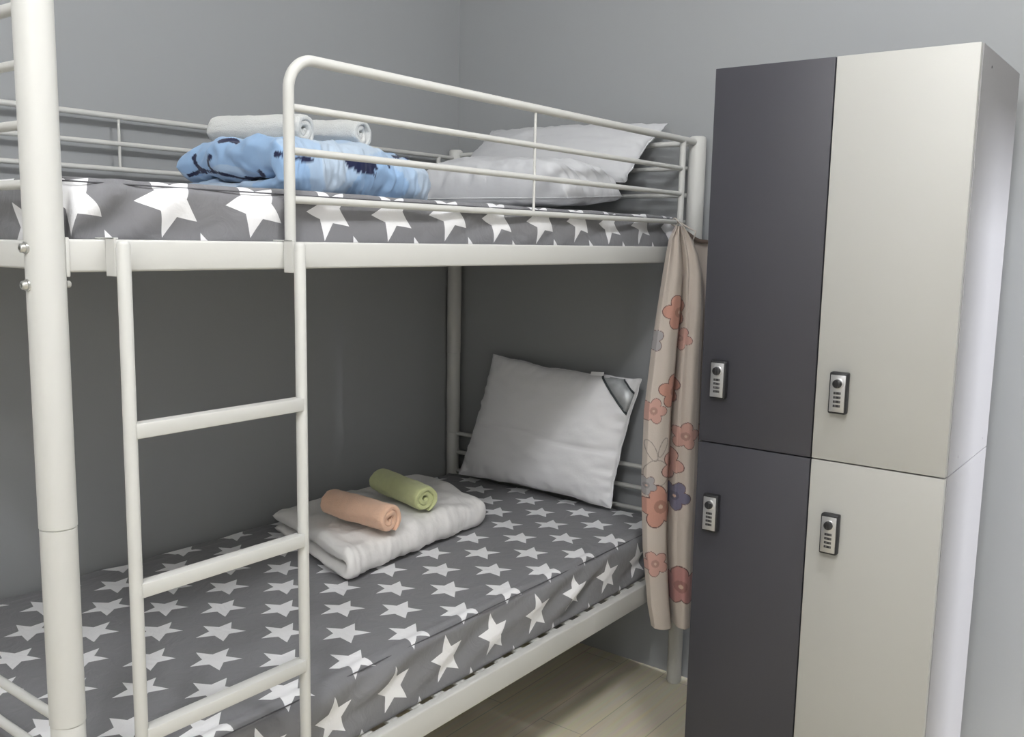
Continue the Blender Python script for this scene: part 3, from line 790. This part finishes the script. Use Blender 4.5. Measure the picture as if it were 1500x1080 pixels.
def drape(name, prof, nW, nZ, groove, base_off, seed, parent, u0=0.0, u1=1.0, tuck=0.0):
    zs = np.linspace(prof[0, 0], prof[-1, 0], nZ)
    lft = np.interp(-zs, -prof[:, 0], prof[:, 1]); rgt = np.interp(-zs, -prof[:, 0], prof[:, 2])
    us = np.linspace(u0, u1, nW)
    Uu, Zz = np.meshgrid(us, zs, indexing='ij')
    Wc = lft[None, :] * (1 - Uu) + rgt[None, :] * Uu
    off = np.zeros_like(Wc)
    for i in range(nW):
        u = us[i]
        for j in range(nZ):
            z = zs[j]; hgt = (prof[0, 0] - z) / (prof[0, 0] - prof[-1, 0])
            off[i, j] = groove(u, hgt) + 0.004 * nz(u * 3 + seed, z * 5) * min(1, hgt * 4)
    P = np.empty(Wc.shape + (3,))
    P[..., 0] = CP0[0] + CD[0] * Wc + CN[0] * (off + base_off); P[..., 1] = CP0[1] + CD[1] * Wc + CN[1] * (off + base_off); P[..., 2] = Zz
    hh_ = (prof[0, 0] - Zz) / (prof[0, 0] - prof[-1, 0])
    vx_ = 0.47 + 0.05 * np.sin(hh_ * 5 + 0.6) + 0.12 * hh_       # cloth swallowed by the deep pleat
    Wf = Wc + tuck * 0.5 * (1 + np.tanh((Uu - vx_) / 0.035))
    me = grid_mesh(name, P, col=cloth_colour(Wf, Zz))
    o = finish(name, me, M_CLOTH, parent)
    md = o.modifiers.new('thickness', 'SOLIDIFY'); md.thickness = 0.0015; md.offset = 0
    return o
def smooth_bump(x, c, w):
    return math.exp(-((x - c) / w) ** 2)
def groove_front(u, h):
    d = 0.0
    # a rolled left pleat, a deep valley, a rounded right pleat
    amp = min(1, 0.20 + h * 2.2)
    vx = 0.47 + 0.05 * math.sin(h * 5 + 0.6) + 0.12 * h
    d += 0.030 * amp * math.sqrt(max(0, 1 - ((u - 0.24) / 0.30) ** 2)) if abs(u - 0.24) < 0.30 else 0
    d += 0.024 * amp * smooth_bump(u, 0.80, 0.15)
    d -= 0.055 * amp * smooth_bump(u, vx, 0.050)
    d -= 0.012 * amp * smooth_bump(u, 0.66, 0.03) * (1 - h)
    d -= 0.020 * max(0, 0.07 - u) / 0.07 + 0.012 * max(0, u - 0.93) / 0.07
    d += 0.005 * math.sin(u * 23 + h * 3) * math.exp(-h * 4)
    return d
cloth = thing('hanging_cloth', (1.84, -0.08, 0.287), 'beige cloth printed with pink flowers, tied to the guard rail beside the lockers', 'cloth')
drape('drape', prof, 170, 560, groove_front, 0.022, 2.0, cloth, tuck=0.030)
prof2 = np.array([(1.438, 0.045, 0.125), (1.40, 0.040, 0.128), (1.2, 0.035, 0.122), (0.9, 0.03, 0.115), (0.75, 0.03, 0.105)])
def groove_back(u, h):
    return 0.008 * math.sin(u * 5 + 0.5)
drape('back_panel', prof2, 50, 200, groove_back, -0.040, 7.0, cloth)
# dark bound edge of the back panel, sagging from the tie to the locker side
def cpt(w, off, z):
    q = CP0 + CD * w + CN * off
    return (q[0], q[1], z)
bm = bmesh.new()
pts = [cpt(0.012 + 0.118 * t, -0.012 - 0.020 * t, 1.478 - 0.052 * t ** 0.7 + 0.004 * math.sin(t * 9)) for t in (k / 16 for k in range(17))]
tube(bm, pts, lambda f: 0.0045 + 0.002 * math.sin(f * PI), 10)
build('bound_edge', bm, M_HEM, cloth)
bm = bmesh.new()
gx = 1.872
pts = []
for k in range(25):
    a = 2 * PI * k / 24
    pts.append((gx + 0.004 * math.sin(a * 2), 0.0105 * math.cos(a), 1.4945 + 0.0105 * math.sin(a)))
tube(bm, pts, 0.0022, 8)
tube(bm, [(gx, -0.0105, 1.4945), (gx - 0.03, -0.030, 1.492), (1.80, -0.062, 1.482), (1.796, -0.066, 1.470)], 0.0024, 8)
tube(bm, [(gx, -0.0105, 1.4945), (gx - 0.02, -0.036, 1.488), (1.815, -0.07, 1.478), (1.822, -0.095, 1.466), (1.815, -0.09, 1.44)], 0.0024, 8)
build('tie_cord', bm, M_CORD, cloth)

# ------------------------------------------------------------------ lockers
S_ = 1.115
KX = 1.486; KB = 1.921
Y0, YC, Y1 = -0.292, -0.582, -0.877
KZ, KM = 1.850, 0.937
locker = thing('locker', ((KX + KB) / 2, (Y0 + Y1) / 2, 0), 'two by two locker with grey doors left and cream doors right, beside the bunk bed', 'locker')
DT = 0.018
for z0, z1 in ((0.0, KM - 0.0008), (KM + 0.0008, KZ)):
    bm = bmesh.new()
    t = 0.016
    xa = KX + DT + 0.0015
    box(bm, xa, KB, Y0 - t, Y0, z0, z1, 0.001, 1)
    box(bm, xa, KB, Y1, Y1 + t, z0, z1, 0.001, 1)
    box(bm, xa, KB, YC - t / 2, YC + t / 2, z0 + t, z1 - t, 0, 1)
    box(bm, xa, KB, Y1 + t, Y0 - t, z0, z0 + t, 0, 1)
    box(bm, xa, KB, Y1 + t, Y0 - t, z1 - t, z1, 0, 1)
    box(bm, KB - 0.004, KB - 0.0005, Y1 + t, Y0 - t, z0 + t, z1 - t, 0, 1)
    build('cabinet_body', bm, M_SIDE, locker, smooth=False)
for zz in (1.815, KM + 0.03, KM - 0.03):
    for xx in (KX + 0.11, KB - 0.06) if zz < 1.8 else (KX + 0.11,):
        bm = bmesh.new()
        lathe_tube(bm, (xx, Y1 + 0.0004, zz), (0, -1, 0), [(0, 0.0032), (0.0008, 0.0032), (0.0012, 0.0024), (0.0007, 0.0012), (0.0007, 0)], 12)
        build('screw', bm, M_DARK if zz > 1.8 else M_SIDE, locker)
g = 0.0016
def door(ya, yb, z0, z1, m, zc, yc, label):
    bm = bmesh.new()
    box(bm, KX, KX + DT, min(ya, yb) + g, max(ya, yb) - g, z0 + g, z1 - g, 0.0012, 2)
    d = build('door', bm, m, locker, angle=40); d['label'] = label
    # combination cam lock: black housing, bevelled silver face, round knob, four number wheels
    hw, hh, dep = 0.0205, 0.048, 0.020
    bm = bmesh.new()
    box(bm, KX - dep, KX + 0.0005, yc - hw, yc + hw, zc - hh, zc + hh, 0.004, 3)
    build('lock_housing', bm, M_DARK, d, angle=40)
    bm = bmesh.new()
    box(bm, KX - dep - 0.0022, KX - dep + 0.001, yc - hw + 0.0035, yc + hw - 0.0035, zc - hh + 0.005, zc + hh - 0.006, 0.0012, 2)
    build('lock_face', bm, M_SILVER, d, angle=40)
    bm = bmesh.new(); kz = zc + 0.0225; xf = KX - dep - 0.002
    lathe_tube(bm, (xf, yc, kz), (-1, 0, 0), [(0, 0.0132), (0.0018, 0.0130), (0.0026, 0.0118), (0.0026, 0.0100)], 28, mi=1)
    lathe_tube(bm, (xf, yc, kz), (-1, 0, 0), [(0.0015, 0.0104), (0.0065, 0.0100), (0.0075, 0.0088), (0.0075, 0)], 28, mi=0)
    box(bm, xf - 0.0105, xf - 0.006, yc - 0.0022, yc + 0.0022, kz - 0.009, kz + 0.009, 0.001, 1, mi=0)
    build('lock_knob', bm, [M_DARK, M_SILVER], d, angle=40)
    for k in range(4):
        bm = bmesh.new(); z = zc + 0.0005 - k * 0.0098
        box(bm, xf - 0.0006, xf + 0.001, yc - 0.0085, yc + 0.0085, z - 0.0031, z + 0.0031, 0.0006, 1, mi=0)
        for q in (-0.0055, 0.0035):
            box(bm, xf - 0.0016, xf + 0.001, yc + q - 0.0020, yc + q + 0.0014, z - 0.0024, z + 0.0024, 0.0006, 1, mi=1)
        build('number_wheel', bm, [M_DARK, M_INNER], d, smooth=False)
door(Y0, YC, KM, KZ, M_GREYDOOR, 1.100, -0.345, 'dark grey door')
door(YC, Y1, KM, KZ, M_CREAM, 1.100, -0.640, 'cream door')
door(Y0, YC, 0.02, KM, M_GREYDOOR, 0.760, -0.342, 'dark grey door')
door(YC, Y1, 0.02, KM, M_CREAM, 0.768, -0.641, 'cream door')

# ------------------------------------------------------------------ light
def area(name, loc, target, sx, sy, power, rgb):
    l = bpy.data.lights.new(name, 'AREA'); l.shape = 'RECTANGLE'; l.size = sx; l.size_y = sy
    l.energy = power; l.color = rgb
    o = bpy.data.objects.new(name, l); COL.objects.link(o); o.location = loc
    o.rotation_euler = (Vector(target) - Vector(loc)).to_track_quat('-Z', 'Y').to_euler()
    return o
for nm_, x_, pw_ in (('ceiling_lamp_and_fill', -0.95, 66), ('ceiling_lamp_and_fill', 0.75, 40)):  # first lamp casts the main shadows, second is added fill for the lower bunk
    lp_ = bpy.data.lights.new(nm_, 'POINT'); lp_.energy = pw_; lp_.shadow_soft_size = 0.12; lp_.color = (0.985, 0.99, 1.0)
    lo_ = bpy.data.objects.new(nm_, lp_); COL.objects.link(lo_); lo_.location = (x_, -1.08, 2.80)
area('added_side_light', (1.40, -4.6, 2.40), (1.75, -1.2, 1.0), 0.28, 0.28, 330, (0.90, 0.92, 1.0))  # unseen lamp added beyond the opening to light the locker side
w = bpy.data.worlds.new('World'); SC.world = w; w.use_nodes = True
w.node_tree.nodes['Background'].inputs[0].default_value = (0.5, 0.53, 0.6, 1)
w.node_tree.nodes['Background'].inputs[1].default_value = 0.15

# ------------------------------------------------------------------ camera
cd = bpy.data.cameras.new('camera'); cam = bpy.data.objects.new('camera', cd); COL.objects.link(cam)
r_ = Vector((0.60559725, -0.79554934, 0.01879425)); u_ = Vector((0.09735694, 0.09751006, 0.99046121)); f_ = Vector((0.78979339, 0.59799083, -0.13650407))
cam.matrix_world = Matrix(((r_.x, u_.x, -f_.x, -0.645745), (r_.y, u_.y, -f_.y, -1.310193), (r_.z, u_.z, -f_.z, 1.43084), (0, 0, 0, 1)))
cd.sensor_fit = 'HORIZONTAL'; cd.sensor_width = 36; cd.lens = 36 * 1362.4336 / 1500
cd.clip_start = 0.02
SC.camera = cam
SC.view_settings.view_transform = 'Standard'
SC.view_settings.look = 'None'
SC.view_settings.gamma = 1
SC.view_settings.exposure = 0.0
SC.view_settings.use_curve_mapping = False
